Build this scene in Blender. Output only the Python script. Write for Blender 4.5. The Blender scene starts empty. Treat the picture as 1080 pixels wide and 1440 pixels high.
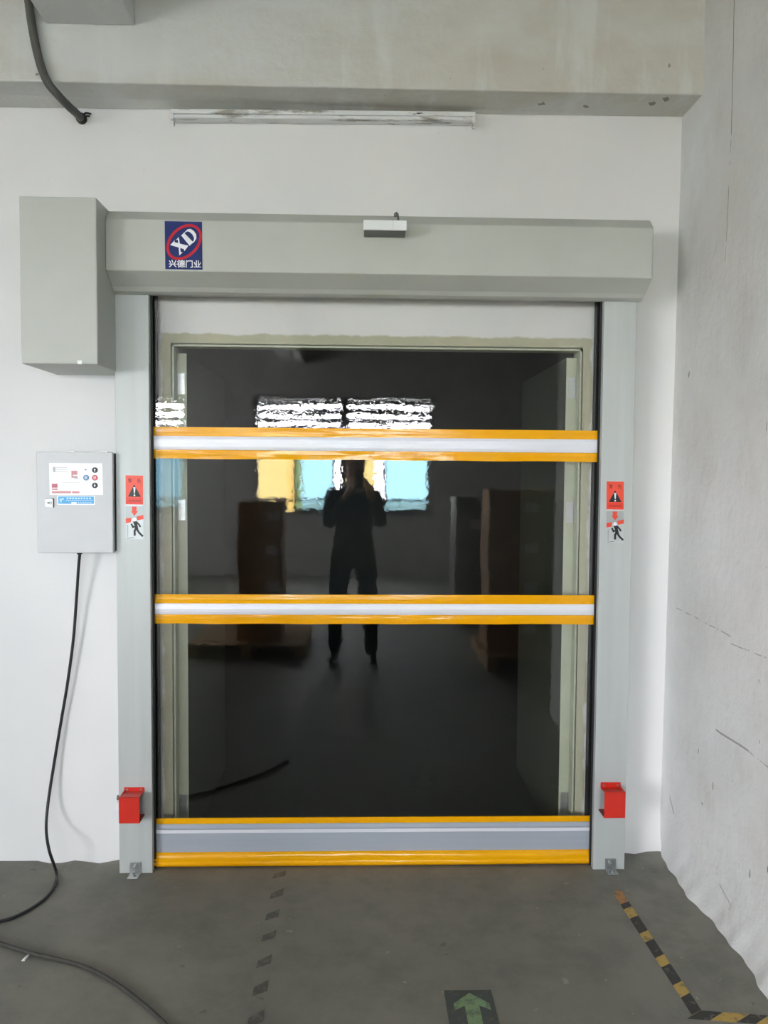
import bpy, bmesh, math, random
from mathutils import Vector, Matrix

random.seed(7)
S = bpy.context.scene
C = S.collection
PI = math.pi

# ------------------------------------------------------------------ camera
CAM = Vector((0.0, -3.206, 1.577))
YAW, PITCH, ROLL = math.radians(1.747), math.radians(-2.814), math.radians(0.412)
FPX = 1122.0
_r = Vector((math.cos(YAW), -math.sin(YAW), 0)); _f = Vector((math.sin(YAW), math.cos(YAW), 0)); _u = Vector((0, 0, 1))
_f2 = math.cos(PITCH) * _f + math.sin(PITCH) * _u
_u2 = -math.sin(PITCH) * _f + math.cos(PITCH) * _u
RIGHT = math.cos(ROLL) * _r + math.sin(ROLL) * _u2
UP = -math.sin(ROLL) * _r + math.cos(ROLL) * _u2
FWD = _f2
cam = bpy.data.cameras.new('camera')
cam.sensor_fit = 'HORIZONTAL'; cam.sensor_width = 36.0
cam.lens = FPX / 1080 * 36.0
cam.clip_start = 0.005
co = bpy.data.objects.new('camera', cam); C.objects.link(co)
m = Matrix((RIGHT, UP, -FWD)).transposed().to_4x4(); m.translation = CAM
co.matrix_world = m
S.camera = co

# ------------------------------------------------------------------ sky, daylight, exposure
SKY = 30.0
w = bpy.data.worlds.new('overcast_sky'); S.world = w; w.use_nodes = True
bg = w.node_tree.nodes['Background']
bg.inputs['Color'].default_value = (0.99, 0.965, 1.005, 1)
bg.inputs['Strength'].default_value = SKY
S.view_settings.view_transform = 'Standard'
S.view_settings.look = 'None'
S.view_settings.gamma = 1.0
S.view_settings.use_curve_mapping = False
S.view_settings.exposure = 0.63
S.cycles.max_bounces = 10
S.cycles.diffuse_bounces = 6
S.cycles.glossy_bounces = 4
S.cycles.transparent_max_bounces = 24
S.cycles.caustics_reflective = False
S.cycles.caustics_refractive = False
S.cycles.sample_clamp_indirect = 6.0

# window rectangles: front wall (behind the camera, Y=-9) x0,x1 ; left wall (X=-5) y0,y1
WZ0, WZ1 = 0.93, 2.72
FRONT_WIN = [(-1.60, 1.12), (-4.40, -2.60), (3.45, 5.00)]
LEFT_WIN = [(-8.10, -4.60)]
FY, LX = -9.0, -5.0

def portal(loc, rot, sx, sy):
    l = bpy.data.lights.new('daylight_portal', 'AREA'); l.shape = 'RECTANGLE'; l.size = sx; l.size_y = sy
    l.cycles.is_portal = True
    o = bpy.data.objects.new('daylight_portal', l); o.location = loc; o.rotation_euler = rot; C.objects.link(o)
for a, b in FRONT_WIN:
    portal(((a + b) / 2, FY - 0.16, (WZ0 + WZ1) / 2), (PI / 2, 0, 0), b - a, WZ1 - WZ0)
for a, b in LEFT_WIN:
    portal((LX - 0.16, (a + b) / 2, (WZ0 + WZ1) / 2), (PI / 2, 0, -PI / 2), b - a, WZ1 - WZ0)

def ray(px, py):
    return FWD + (px - 540) / FPX * RIGHT - (py - 720) / FPX * UP
def at(px, py, Y):                      # photograph pixel -> point on the plane at depth Y
    d = ray(px, py); return CAM + d * ((Y - CAM.y) / d.y)
def fl(px, py, z=0.0):                  # photograph pixel -> point on the floor
    d = ray(px, py); return CAM + d * ((z - CAM.z) / d.z)
def onz(px, py, Z):
    d = ray(px, py); return CAM + d * ((Z - CAM.z) / d.z)
def onx(px, py, X):
    d = ray(px, py); return CAM + d * ((X - CAM.x) / d.x)

# ------------------------------------------------------------------ materials
def lin(c):
    return tuple((x / 255 / 12.92 if x <= 10 else ((x / 255 + 0.055) / 1.055) ** 2.4) for x in c)
class Mat:
    def __init__(s, name):
        s.m = bpy.data.materials.new(name); s.m.use_nodes = True
        s.t = s.m.node_tree; s.b = s.t.nodes['Principled BSDF']; s.out = s.t.nodes['Material Output']
        s._co = None
    def n(s, typ, **kw):
        x = s.t.nodes.new(typ)
        for k, v in kw.items(): setattr(x, k, v)
        return x
    def l(s, a, b): s.t.links.new(a, b)
    @property
    def co(s):
        if not s._co: s._co = s.n('ShaderNodeTexCoord').outputs['Object']
        return s._co
    def setv(s, inp, v):
        if hasattr(v, 'links'): s.l(v, inp)
        elif isinstance(v, (tuple, list)) and len(v) == 3 and inp.type == 'RGBA': inp.default_value = (*v, 1)
        else: inp.default_value = v
    def noise(s, scale, detail=4, rough=0.6, stretch=(1, 1, 1), off=(0, 0, 0), dist=0.0):
        mp = s.n('ShaderNodeMapping'); s.l(s.co, mp.inputs[0]); mp.inputs['Scale'].default_value = stretch; mp.inputs['Location'].default_value = off
        x = s.n('ShaderNodeTexNoise'); s.l(mp.outputs[0], x.inputs['Vector'])
        x.inputs['Scale'].default_value = scale; x.inputs['Detail'].default_value = detail; x.inputs['Roughness'].default_value = rough
        x.inputs['Distortion'].default_value = dist
        return x.outputs['Fac']
    def ramp(s, f, a, b, v0=0.0, v1=1.0):
        x = s.n('ShaderNodeMapRange'); s.l(f, x.inputs[0]); x.clamp = True
        x.inputs[1].default_value = a; x.inputs[2].default_value = b; x.inputs[3].default_value = v0; x.inputs[4].default_value = v1
        return x.outputs[0]
    def math(s, op, a, b=0.0, c=0.0):
        x = s.n('ShaderNodeMath', operation=op)
        for i, v in enumerate((a, b, c)):
            s.setv(x.inputs[i], v)
        return x.outputs[0]
    def mix(s, f, a, b):
        x = s.n('ShaderNodeMix', data_type='RGBA'); s.setv(x.inputs[0], f); s.setv(x.inputs[6], a); s.setv(x.inputs[7], b)
        return x.outputs[2]
    def xyz(s):
        x = s.n('ShaderNodeSeparateXYZ'); s.l(s.co, x.inputs[0]); return x.outputs
    def bump(s, h, dist=0.002, strength=1.0):
        x = s.n('ShaderNodeBump'); s.l(h, x.inputs['Height']); x.inputs['Distance'].default_value = dist; x.inputs['Strength'].default_value = strength
        s.l(x.outputs[0], s.b.inputs['Normal']); return x.outputs[0]
    def base(s, c, rough=0.5, metal=0.0, spec=0.5):
        s.setv(s.b.inputs['Base Color'], c); s.setv(s.b.inputs['Roughness'], rough); s.b.inputs['Metallic'].default_value = metal
        s.b.inputs['Specular IOR Level'].default_value = spec
        return s

def simple(name, rgb, rough=0.5, metal=0.0, var=0.06, scale=12.0, bump=0.0, bscale=60.0, spec=0.5):
    M = Mat(name); c = lin(rgb)
    n = M.noise(scale, 4)
    col = M.mix(M.ramp(n, 0.3, 0.7), tuple(x * (1 - var) for x in c), tuple(min(1, x * (1 + var)) for x in c))
    M.base(col, rough, metal, spec)
    if bump: M.bump(M.noise(bscale, 3), bump)
    return M.m

def seg_mask(M, a_, b_, p, q, wid, nz=None):
    """mask of a thin line from p to q in the plane of the two coordinates a_, b_"""
    dx, dy = q[0] - p[0], q[1] - p[1]; L = math.hypot(dx, dy); ux, uy = dx / L, dy / L
    ra = M.math('SUBTRACT', a_, p[0]); rb = M.math('SUBTRACT', b_, p[1])
    along = M.math('ADD', M.math('MULTIPLY', ra, ux), M.math('MULTIPLY', rb, uy))
    across = M.math('ABSOLUTE', M.math('ADD', M.math('ADD', M.math('MULTIPLY', ra, -uy), M.math('MULTIPLY', rb, ux)), nz if nz is not None else 0.0))
    line = M.math('LESS_THAN', across, wid)
    ins = M.math('MULTIPLY', M.math('GREATER_THAN', along, 0.0), M.math('LESS_THAN', along, L))
    return M.math('MULTIPLY', line, ins)

def mat_wall_back():
    M = Mat('white_painted_plaster')
    x, y, z = M.xyz()
    n = M.noise(1.6, 3, 0.5)
    col = M.mix(M.ramp(n, 0.35, 0.65), lin((227, 227, 227)), lin((233, 232, 231)))
    sp = M.ramp(M.noise(42, 2, 0.5), 0.77, 0.79)
    col = M.mix(M.math('MULTIPLY', sp, 0.35), col, lin((150, 150, 145)))
    # pale green filler smeared round the door opening
    d = M.math('MAXIMUM', M.math('SUBTRACT', M.math('ABSOLUTE', M.math('SUBTRACT', x, 0.0715)), 0.8215), M.math('SUBTRACT', z, 2.083))
    e = M.math('ADD', d, M.math('MULTIPLY', M.math('SUBTRACT', M.noise(9, 5, 0.65), 0.5), 0.045))
    g = M.math('MULTIPLY', M.ramp(e, 0.034, 0.042, 1, 0), 1.0)
    col = M.mix(g, col, M.mix(M.noise(14, 4), lin((176, 176, 150)), lin((196, 194, 172))))
    # greyer, scuffed strip beyond the filler on the left
    M.base(col, 0.75, 0, 0.3)
    M.bump(M.noise(55, 4), 0.0006)
    return M.m

def mat_beam():
    M = Mat('bare_beam_plaster')
    n1 = M.noise(1.5, 5, 0.6, (0.8, 1, 1.6)); n2 = M.noise(2.3, 4, 0.6, (3, 1, 0.5), (3, 1, 2)); n3 = M.noise(3.1, 3, 0.5, (1, 1, 1), (7, 2, 5))
    col = M.mix(M.ramp(n1, 0.38, 0.62), lin((196, 194, 186)), lin((208, 210, 208)))
    col = M.mix(M.math('MULTIPLY', M.ramp(n2, 0.54, 0.64), 0.55), col, lin((214, 216, 214)))
    col = M.mix(M.math('MULTIPLY', M.ramp(n3, 0.58, 0.72), 0.35), col, lin((182, 176, 160)))
    spk = M.ramp(M.noise(17, 3, 0.6, (1, 1, 1), (2, 9, 1)), 0.74, 0.76)
    col = M.mix(M.math('MULTIPLY', spk, 0.6), col, lin((95, 92, 86)))
    x, y, z = M.xyz(); jag = M.math('MULTIPLY', M.math('SUBTRACT', M.noise(45, 3), 0.5), 0.05)
    for (px, py, L) in ((757, 149, 9), (913, 149, 9), (933, 143, 8), (822, 153, 5), (45, 112, 12)):     # chipped spots under the beam edge
        P, Q = onz(px, py, 2.99), onz(px + L, py - 2, 2.99)
        mk = seg_mask(M, x, y, (P.x, P.y), (Q.x, Q.y), 0.014, jag)
        mk = M.math('MULTIPLY', mk, M.math('LESS_THAN', z, 3.02))
        col = M.mix(M.math('MULTIPLY', mk, 0.7), col, lin((88, 86, 80)))
    M.base(col, 0.85, 0, 0.2)
    M.bump(M.math('ADD', M.noise(30, 5), n1), 0.003)
    return M.m

def mat_wall_right():
    M = Mat('grey_dirty_plaster')
    x, y, z = M.xyz()
    n1 = M.noise(1.3, 5, 0.6); n2 = M.noise(4.0, 5, 0.65, (1, 1, 0.5)); n3 = M.noise(0.9, 3, 0.5, (1, 1, 1), (4, 2, 8))
    col = M.mix(M.ramp(n1, 0.35, 0.65), lin((208, 209, 207)), lin((228, 230, 231)))
    col = M.mix(M.math('MULTIPLY', M.ramp(n2, 0.55, 0.7), 0.35), col, lin((190, 188, 182)))
    col = M.mix(M.math('MULTIPLY', M.ramp(n3, 0.5, 0.65), 0.3), col, lin((205, 198, 190)))
    spk = M.math('MULTIPLY', M.ramp(M.noise(30, 2, 0.5, (1, 1, 0.45)), 0.735, 0.75), M.ramp(n1, 0.42, 0.5))
    col = M.mix(M.math('MULTIPLY', spk, 0.75), col, lin((105, 106, 104)))
    nz = M.math('MULTIPLY', M.math('SUBTRACT', M.noise(6, 4), 0.5), 0.012)
    def seg(a, b, wid, k, colr=(105, 103, 98), brk=True):
        nonlocal col
        P, Q = onx(*a, 1.265), onx(*b, 1.265)
        mk = seg_mask(M, y, z, (P.y, P.z), (Q.y, Q.z), wid, nz)
        if brk: mk = M.math('MULTIPLY', mk, M.ramp(M.noise(22, 3), 0.42, 0.5))
        col = M.mix(M.math('MULTIPLY', mk, k), col, lin(colr))
    seg((1031, -60), (1026, 190), 0.0024, 0.8, brk=False); seg((1026, 190), (1018, 382), 0.0018, 0.7)
    seg((953, 855), (1030, 895), 0.0022, 0.5); seg((1030, 905), (1080, 925), 0.002, 0.5)
    seg((1010, 1026), (1056, 1056), 0.0035, 0.6, brk=False); seg((1056, 1056), (1085, 1080), 0.0022, 0.5)
    seg((1017, 1243), (1032, 1275), 0.0035, 0.5, (130, 128, 120), False)
    seg((946, 1120), (952, 1145), 0.004, 0.55, (120, 118, 112), False)
    M.base(col, 0.85, 0, 0.2)
    M.bump(M.math('ADD', M.noise(26, 5), M.math('MULTIPLY', n2, 2.0)), 0.004)
    return M.m

def mat_floor():
    M = Mat('worn_concrete_floor')
    n1 = M.noise(1.1, 5, 0.6); n2 = M.noise(5, 6, 0.7); n3 = M.noise(0.8, 4, 0.6, (1, 2, 1), (5, 3, 0)); n4 = M.noise(60, 2)
    col = M.mix(M.ramp(n1, 0.35, 0.65), lin((116, 115, 107)), lin((130, 128, 119)))
    col = M.mix(M.math('MULTIPLY', M.ramp(n2, 0.45, 0.68), 0.6), col, lin((102, 103, 96)))
    col = M.mix(M.math('MULTIPLY', M.ramp(n3, 0.52, 0.68), 0.4), col, lin((140, 135, 124)))
    spk = M.ramp(M.noise(24, 2, 0.5, (1, 1, 1), (1, 5, 0)), 0.73, 0.75)
    col = M.mix(M.math('MULTIPLY', spk, 0.45), col, lin((165, 165, 160)))
    spk2 = M.ramp(M.noise(19, 2, 0.5, (1, 1, 1), (8, 2, 0)), 0.73, 0.76)
    col = M.mix(M.math('MULTIPLY', spk2, 0.4), col, lin((70, 69, 64)))
    M.base(col, M.ramp(n2, 0.3, 0.7, 0.55, 0.75), 0, 0.35)
    M.bump(M.math('ADD', n2, M.math('MULTIPLY', n4, 0.2)), 0.0015)
    return M.m

def front_fresnel(M, ior):
    # thin clear sheet: both surfaces' reflection is taken where the light enters, none where it leaves
    fr = M.n('ShaderNodeFresnel'); fr.inputs['IOR'].default_value = ior
    ge = M.n('ShaderNodeNewGeometry')
    return M.math('MULTIPLY', fr.outputs[0], M.math('SUBTRACT', 1.0, ge.outputs['Backfacing']))

def mat_clear_pvc():
    M = Mat('clear_pvc_sheet')
    t = M.t; t.nodes.remove(M.b)
    x, y, z = M.xyz()
    fine = M.noise(60, 2, 0.5, (1.0, 0, 1.0))
    rip = M.noise(9, 2, 0.5, (0.12, 0, 4.0), (3, 0, 1))
    mid = M.noise(4.5, 2, 0.5, (0.6, 0, 1.6))
    h = M.math('ADD', M.math('MULTIPLY', fine, 5.5e-5), M.math('MULTIPLY', rip, 3.0e-5))
    h = M.math('ADD', h, M.math('MULTIPLY', mid, 2.0e-4))
    bp = M.n('ShaderNodeBump'); M.l(h, bp.inputs['Height']); bp.inputs['Distance'].default_value = 1.0
    fr = front_fresnel(M, 1.75)
    gl = M.n('ShaderNodeBsdfGlossy'); gl.inputs['Roughness'].default_value = 0.012; gl.inputs['Color'].default_value = (1, 1, 1, 1)
    M.l(bp.outputs[0], gl.inputs['Normal'])
    tr = M.n('ShaderNodeBsdfTransparent'); tr.inputs['Color'].default_value = (0.985, 0.985, 0.98, 1)
    mx = M.n('ShaderNodeMixShader'); M.l(fr, mx.inputs[0]); M.l(tr.outputs[0], mx.inputs[1]); M.l(gl.outputs[0], mx.inputs[2])
    M.l(mx.outputs[0], M.out.inputs['Surface'])
    return M.m

def mat_glass(name, tint):
    M = Mat(name); M.t.nodes.remove(M.b)
    fr = front_fresnel(M, 1.7)
    gl = M.n('ShaderNodeBsdfGlossy'); gl.inputs['Roughness'].default_value = 0.02
    tr = M.n('ShaderNodeBsdfTransparent'); tr.inputs['Color'].default_value = (*tint, 1)
    mx = M.n('ShaderNodeMixShader'); M.l(fr, mx.inputs[0]); M.l(tr.outputs[0], mx.inputs[1]); M.l(gl.outputs[0], mx.inputs[2])
    M.l(mx.outputs[0], M.out.inputs['Surface'])
    return M.m

def mat_powder():
    M = Mat('grey_powder_coat')
    n = M.noise(3, 3)
    M.base(M.mix(M.ramp(n, 0.3, 0.7), lin((176, 179, 172)), lin((183, 186, 180))), M.ramp(M.noise(6, 3), 0.3, 0.7, 0.38, 0.48), 0.0, 0.5)
    M.bump(M.noise(240, 2), 0.0002)
    return M.m
def mat_post():
    M = Mat('pale_grey_post_metal')
    n = M.noise(4, 3, 0.5, (6, 6, 0.3))
    M.base(M.mix(M.ramp(n, 0.3, 0.7), lin((182, 187, 185)), lin((190, 195, 194))), 0.42, 0.12, 0.5)
    M.bump(M.noise(2.2, 2), 0.002)
    return M.m
def mat_yellow():
    M = Mat('glossy_yellow_pvc')
    n = M.noise(7, 3, 0.5, (0.4, 1, 2))
    M.base(M.mix(M.ramp(n, 0.3, 0.7), lin((236, 164, 0)), lin((244, 176, 4))), 0.16, 0.0, 0.5)
    M.bump(M.noise(5, 3, 0.5, (0.5, 1, 5)), 0.004)
    return M.m
def mat_alu(name='brushed_aluminium', rgb=(214, 215, 222), rough=0.32, metal=0.75):
    M = Mat(name)
    n = M.noise(30, 3, 0.6, (0.05, 1, 3))
    c = lin(rgb)
    M.base(M.mix(n, tuple(v * 0.9 for v in c), tuple(min(1, v * 1.06) for v in c)), rough, metal, 0.5)
    M.bump(n, 0.0001)
    return M.m
def mat_zinc():
    M = Mat('galvanised_steel')
    v = M.n('ShaderNodeTexVoronoi'); M.l(M.co, v.inputs['Vector']); v.inputs['Scale'].default_value = 130
    M.base(M.mix(v.outputs['Distance'], lin((168, 171, 172)), lin((184, 186, 186))), 0.35, 0.85)
    return M.m
def mat_batten():
    M = Mat('dusty_white_enamel')
    n = M.noise(7, 5, 0.65, (0.7, 3, 3))
    col = M.mix(M.ramp(n, 0.52, 0.62), lin((224, 226, 226)), lin((140, 138, 130)))
    col = M.mix(M.ramp(M.noise(18, 4, 0.6, (0.6, 2, 2), (3, 3, 3)), 0.66, 0.7), col, lin((60, 58, 54)))
    M.base(col, 0.5); return M.m
def mat_tape_worn(name, rgb, rgb2, thr):
    M = Mat(name)
    n = M.noise(34, 5, 0.7)
    M.base(M.mix(M.ramp(n, thr, thr + 0.08), lin(rgb), lin(rgb2)), 0.6, 0, 0.3); return M.m

MT = {}
MT['wall'] = mat_wall_back(); MT['beam'] = mat_beam(); MT['rwall'] = mat_wall_right(); MT['floor'] = mat_floor()
MT['plain_wall'] = simple('plain_white_plaster', (222, 222, 219), 0.8, bump=0.001)
MT['front_wall'] = simple('greyish_window_wall_plaster', (172, 172, 169), 0.8, bump=0.001)
MT['ceiling'] = simple('bare_ceiling_plaster', (192, 191, 186), 0.85, var=0.1, scale=3, bump=0.002)
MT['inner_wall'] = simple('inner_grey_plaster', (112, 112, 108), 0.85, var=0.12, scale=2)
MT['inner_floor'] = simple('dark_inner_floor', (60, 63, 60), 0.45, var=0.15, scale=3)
MT['pvc'] = mat_clear_pvc()
MT['powder'] = mat_powder(); MT['post'] = mat_post(); MT['yellow'] = mat_yellow()
MT['alu'] = mat_alu(rgb=(232, 233, 240), rough=0.4, metal=0.15); MT['alu_dull'] = mat_alu('dull_aluminium', (172, 179, 190), 0.42, 0.15)
MT['zinc'] = mat_zinc()
MT['black_rubber'] = simple('black_rubber', (22, 22, 23), 0.6)
MT['black_paint'] = simple('black_ink', (26, 26, 28), 0.5)
MT['cable'] = simple('black_cable_sheath', (30, 31, 33), 0.45)
MT['dusty_cable'] = simple('dusty_dark_cable', (62, 61, 57), 0.8, var=0.2, scale=30)
MT['conduit'] = simple('grey_conduit', (74, 74, 71), 0.6, var=0.1, scale=20)
MT['red'] = simple('red_enamel', (206, 44, 30), 0.35, var=0.06)
MT['dark_red'] = simple('dark_red_enamel', (150, 40, 38), 0.4)
MT['white_plastic'] = simple('white_plastic', (232, 234, 234), 0.4, var=0.02)
MT['grey_plastic'] = simple('dark_grey_plastic', (96, 100, 98), 0.45)
MT['box_steel'] = simple('pale_cabinet_enamel', (194, 196, 197), 0.42, 0.05, var=0.02)
MT['box_side'] = simple('grey_cabinet_side', (120, 124, 126), 0.6)  # whole cabinet body, a darker grey than its door
MT['paper_white'] = simple('white_label_film', (250, 250, 250), 0.35, var=0.01)
MT['ink_grey'] = simple('grey_ink', (178, 178, 180), 0.5)
MT['ink_pink'] = simple('faded_red_ink', (205, 140, 146), 0.5)
MT['ink_red'] = simple('red_ink', (196, 74, 84), 0.5)
MT['ink_blue'] = simple('blue_ink', (84, 132, 182), 0.5)
MT['sky_blue'] = simple('bright_blue_film', (62, 160, 220), 0.35, var=0.12, scale=40)
MT['ink_paleblue'] = simple('pale_blue_ink', (190, 226, 246), 0.4)
MT['navy'] = simple('navy_film', (16, 38, 98), 0.45, var=0.08, spec=0.25)
MT['crimson'] = simple('crimson_ink', (180, 26, 46), 0.5, spec=0.25)
MT['ink_white'] = simple('white_ink', (240, 242, 246), 0.4, var=0.01)
MT['sign_red'] = simple('orange_red_film', (232, 78, 56), 0.35, var=0.06, scale=40)
MT['sign_grey'] = simple('silver_grey_film', (168, 172, 172), 0.3, 0.3)
MT['sign_pale'] = simple('pale_silver_film', (200, 204, 204), 0.3, 0.3)
MT['sign_dark_red'] = simple('maroon_ink', (128, 34, 28), 0.5)
MT['batten'] = mat_batten()
MT['frame_green'] = simple('pale_green_frame_paint', (184, 190, 168), 0.45, var=0.04)
MT['leaf_green'] = simple('dull_green_door_paint', (66, 72, 62), 0.4, var=0.05)
MT['hinge'] = mat_alu('hinge_steel', (200, 202, 202), 0.3, 0.8)
MT['tape_yellow'] = mat_tape_worn('worn_yellow_tape', (180, 150, 80), (128, 118, 84), 0.52)
MT['tape_black'] = mat_tape_worn('worn_black_tape', (58, 58, 55), (100, 98, 90), 0.56)
MT['tape_rust'] = mat_tape_worn('rusty_orange_tape', (172, 124, 70), (118, 108, 92), 0.5)
MT['residue'] = mat_tape_worn('dark_tape_residue', (88, 87, 81), (104, 103, 96), 0.5)
MT['arrow_dark'] = mat_tape_worn('worn_dark_floor_film', (76, 81, 77), (96, 98, 92), 0.56)
MT['arrow_green'] = mat_tape_worn('worn_green_floor_film', (122, 146, 110), (102, 116, 94), 0.5)
MT['win_frame'] = simple('grey_window_metal', (110, 112, 112), 0.4)
MT['win_bar'] = simple('dark_window_bar', (48, 50, 52), 0.5)
MT['glass_clear'] = mat_glass('clear_window_glass', (0.93, 0.95, 0.95))
MT['glass_blue'] = mat_glass('blue_window_glass', (0.42, 0.57, 0.61))
MT['glass_dim'] = mat_glass('grey_blue_window_glass', (0.20, 0.30, 0.34))
MT['cardboard'] = simple('brown_cardboard', (176, 138, 100), 0.8, var=0.08, scale=5)
MT['pack_tape'] = simple('brown_packing_tape', (196, 164, 112), 0.3)
MT['wood'] = simple('raw_pallet_wood', (178, 148, 106), 0.8, var=0.15, scale=8)
MT['facade'] = simple('yellow_facade', (244, 226, 150), 0.8)
MT['facade_win'] = simple('facade_glass', (90, 105, 115), 0.2)
MT['ground'] = simple('pale_yard_concrete', (222, 218, 208), 0.85)
MT['skin'] = simple('skin', (206, 160, 132), 0.5)
MT['hair'] = simple('black_hair', (24, 21, 20), 0.5)
MT['jacket'] = simple('dark_jacket_cloth', (40, 42, 48), 0.85)
MT['trousers'] = simple('dark_blue_trouser_cloth', (36, 40, 54), 0.85)
MT['shoe'] = simple('black_shoe', (20, 20, 20), 0.4)

# ------------------------------------------------------------------ mesh helpers
class MB:
    def __init__(s): s.v = []; s.f = []; s.mi = []; s.cur = 0
    def face(s, pts):
        i = len(s.v); s.v += [tuple(p) for p in pts]; s.f.append(tuple(range(i, i + len(pts)))); s.mi.append(s.cur)
    def quads(s, v, f):
        i = len(s.v); s.v += [tuple(p) for p in v]
        for q in f: s.f.append(tuple(i + k for k in q)); s.mi.append(s.cur)
    def box(s, x0, x1, y0, y1, z0, z1):
        v = [(x0, y0, z0), (x1, y0, z0), (x1, y1, z0), (x0, y1, z0), (x0, y0, z1), (x1, y0, z1), (x1, y1, z1), (x0, y1, z1)]
        s.quads(v, [(0, 3, 2, 1), (4, 5, 6, 7), (0, 1, 5, 4), (1, 2, 6, 5), (2, 3, 7, 6), (3, 0, 4, 7)]); return s
    def hexa(s, v):                     # eight corners in the order of box()
        s.quads(v, [(0, 3, 2, 1), (4, 5, 6, 7), (0, 1, 5, 4), (1, 2, 6, 5), (2, 3, 7, 6), (3, 0, 4, 7)]); return s
    def prism_x(s, prof, x0, x1):       # prof: (y,z) loop extruded along X
        n = len(prof)
        v = [(x0, y, z) for y, z in prof] + [(x1, y, z) for y, z in prof]
        s.quads(v, [tuple(range(n))[::-1], tuple(range(n, 2 * n))] + [(i, (i + 1) % n, n + (i + 1) % n, n + i) for i in range(n)]); return s
    def plate(s, poly, y0, y1):         # poly: (x,z) loop extruded along Y
        n = len(poly)
        v = [(x, y0, z) for x, z in poly] + [(x, y1, z) for x, z in poly]
        s.quads(v, [tuple(range(n)), tuple(range(n, 2 * n))[::-1]] + [(i, n + i, n + (i + 1) % n, (i + 1) % n) for i in range(n)]); return s
    def cyl(s, c, axis, r, h, n=16, r2=None):   # from c along axis by h
        c = Vector(c); a = Vector(axis).normalized(); t = a.orthogonal().normalized(); b = a.cross(t); r2 = r if r2 is None else r2
        v = [c + (t * math.cos(2 * PI * k / n) + b * math.sin(2 * PI * k / n)) * r for k in range(n)]
        v += [c + a * h + (t * math.cos(2 * PI * k / n) + b * math.sin(2 * PI * k / n)) * r2 for k in range(n)]
        s.quads(v, [tuple(range(n))[::-1], tuple(range(n, 2 * n))] + [(i, (i + 1) % n, n + (i + 1) % n, n + i) for i in range(n)]); return s
    def tube(s, path, r, n=10, ridge=0.0):
        P = [Vector(p) for p in path]; rings = []; t = None
        for i, p in enumerate(P):
            d = (P[min(i + 1, len(P) - 1)] - P[max(i - 1, 0)]).normalized()
            t = (d.orthogonal() if t is None else t - d * t.dot(d)).normalized(); b = d.cross(t)
            rr = r * (1 + (ridge if i % 2 else 0))
            rings.append([p + (t * math.cos(2 * PI * k / n) + b * math.sin(2 * PI * k / n)) * rr for k in range(n)])
        v = [q for R in rings for q in R]; f = []
        for i in range(len(P) - 1):
            for k in range(n): f.append((i * n + k, i * n + (k + 1) % n, (i + 1) * n + (k + 1) % n, (i + 1) * n + k))
        f.append(tuple(range(n))[::-1]); f.append(tuple((len(P) - 1) * n + k for k in range(n)))
        s.quads(v, f); return s
    def grid(s, fn, nu, nv):
        v = [fn(i / nu, j / nv) for j in range(nv + 1) for i in range(nu + 1)]
        s.quads(v, [(j * (nu + 1) + i, j * (nu + 1) + i + 1, (j + 1) * (nu + 1) + i + 1, (j + 1) * (nu + 1) + i) for j in range(nv) for i in range(nu)]); return s
    def build(s, name, mats, parent=None, bevel=0.0, smooth=False, kind=None, label=None):
        me = bpy.data.meshes.new(name); me.from_pydata(s.v, [], s.f)
        mats = mats if isinstance(mats, list) else [mats]
        for mm in mats: me.materials.append(MT[mm])
        me.polygons.foreach_set('material_index', s.mi)
        if smooth: me.polygons.foreach_set('use_smooth', [True] * len(me.polygons))
        me.update()
        bm = bmesh.new(); bm.from_mesh(me)
        if not s.__dict__.get('keep'): bmesh.ops.recalc_face_normals(bm, faces=bm.faces)
        bm.to_mesh(me); bm.free()
        o = bpy.data.objects.new(name, me); C.objects.link(o)
        if parent is not None:
            o.parent = parent
            o.matrix_parent_inverse = Matrix.Translation(-world_loc(parent))
        if bevel:
            b = o.modifiers.new('bevel', 'BEVEL'); b.width = bevel; b.segments = 2; b.limit_method = 'ANGLE'; b.angle_limit = math.radians(40)
        if kind: o['kind'] = kind
        if label: o['label'] = label
        return o
def world_loc(o):
    v = Vector((0, 0, 0))
    while o is not None: v += o.location; o = o.parent if not o.matrix_parent_inverse.translation.length else None
    return v
def tag(o, label, cat, group=None):
    o['label'] = label; o['category'] = cat
    if group: o['group'] = group
    return o
def thing(name, loc, label, cat, group=None):
    o = bpy.data.objects.new(name, None); o.location = loc; o.empty_display_size = 0.1; C.objects.link(o)
    return tag(o, label, cat, group)
def struct_empty(name, loc=(0, 0, 0)):
    o = bpy.data.objects.new(name, None); o.location = loc; C.objects.link(o); o['kind'] = 'structure'; return o
def curve_pts(ctrl, n=8):               # Catmull-Rom through the control points
    P = [Vector(p) for p in ctrl]; P = [2 * P[0] - P[1]] + P + [2 * P[-1] - P[-2]]; out = []
    for i in range(1, len(P) - 2):
        for k in range(n):
            t = k / n; a, b, c, d = P[i - 1:i + 3]
            out.append(0.5 * (2 * b + (c - a) * t + (2 * a - 5 * b + 4 * c - d) * t * t + (3 * b - a - 3 * c + d) * t ** 3))
    out.append(P[-2]); return out

# ------------------------------------------------------------------ room shell
CEIL = 3.62
RX = 1.262                                                   # face of the right wall
OX0, OX1, OZ = -0.750, 0.893, 2.083                          # opening in the back wall
WT = 0.12
b = MB(); b.box(LX, OX0, 0, WT, -0.05, CEIL).box(OX1, 5.4, 0, WT, -0.05, CEIL).box(OX0, OX1, 0, WT, OZ, CEIL)
b.build('wall_back', 'wall', kind='structure')

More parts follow.
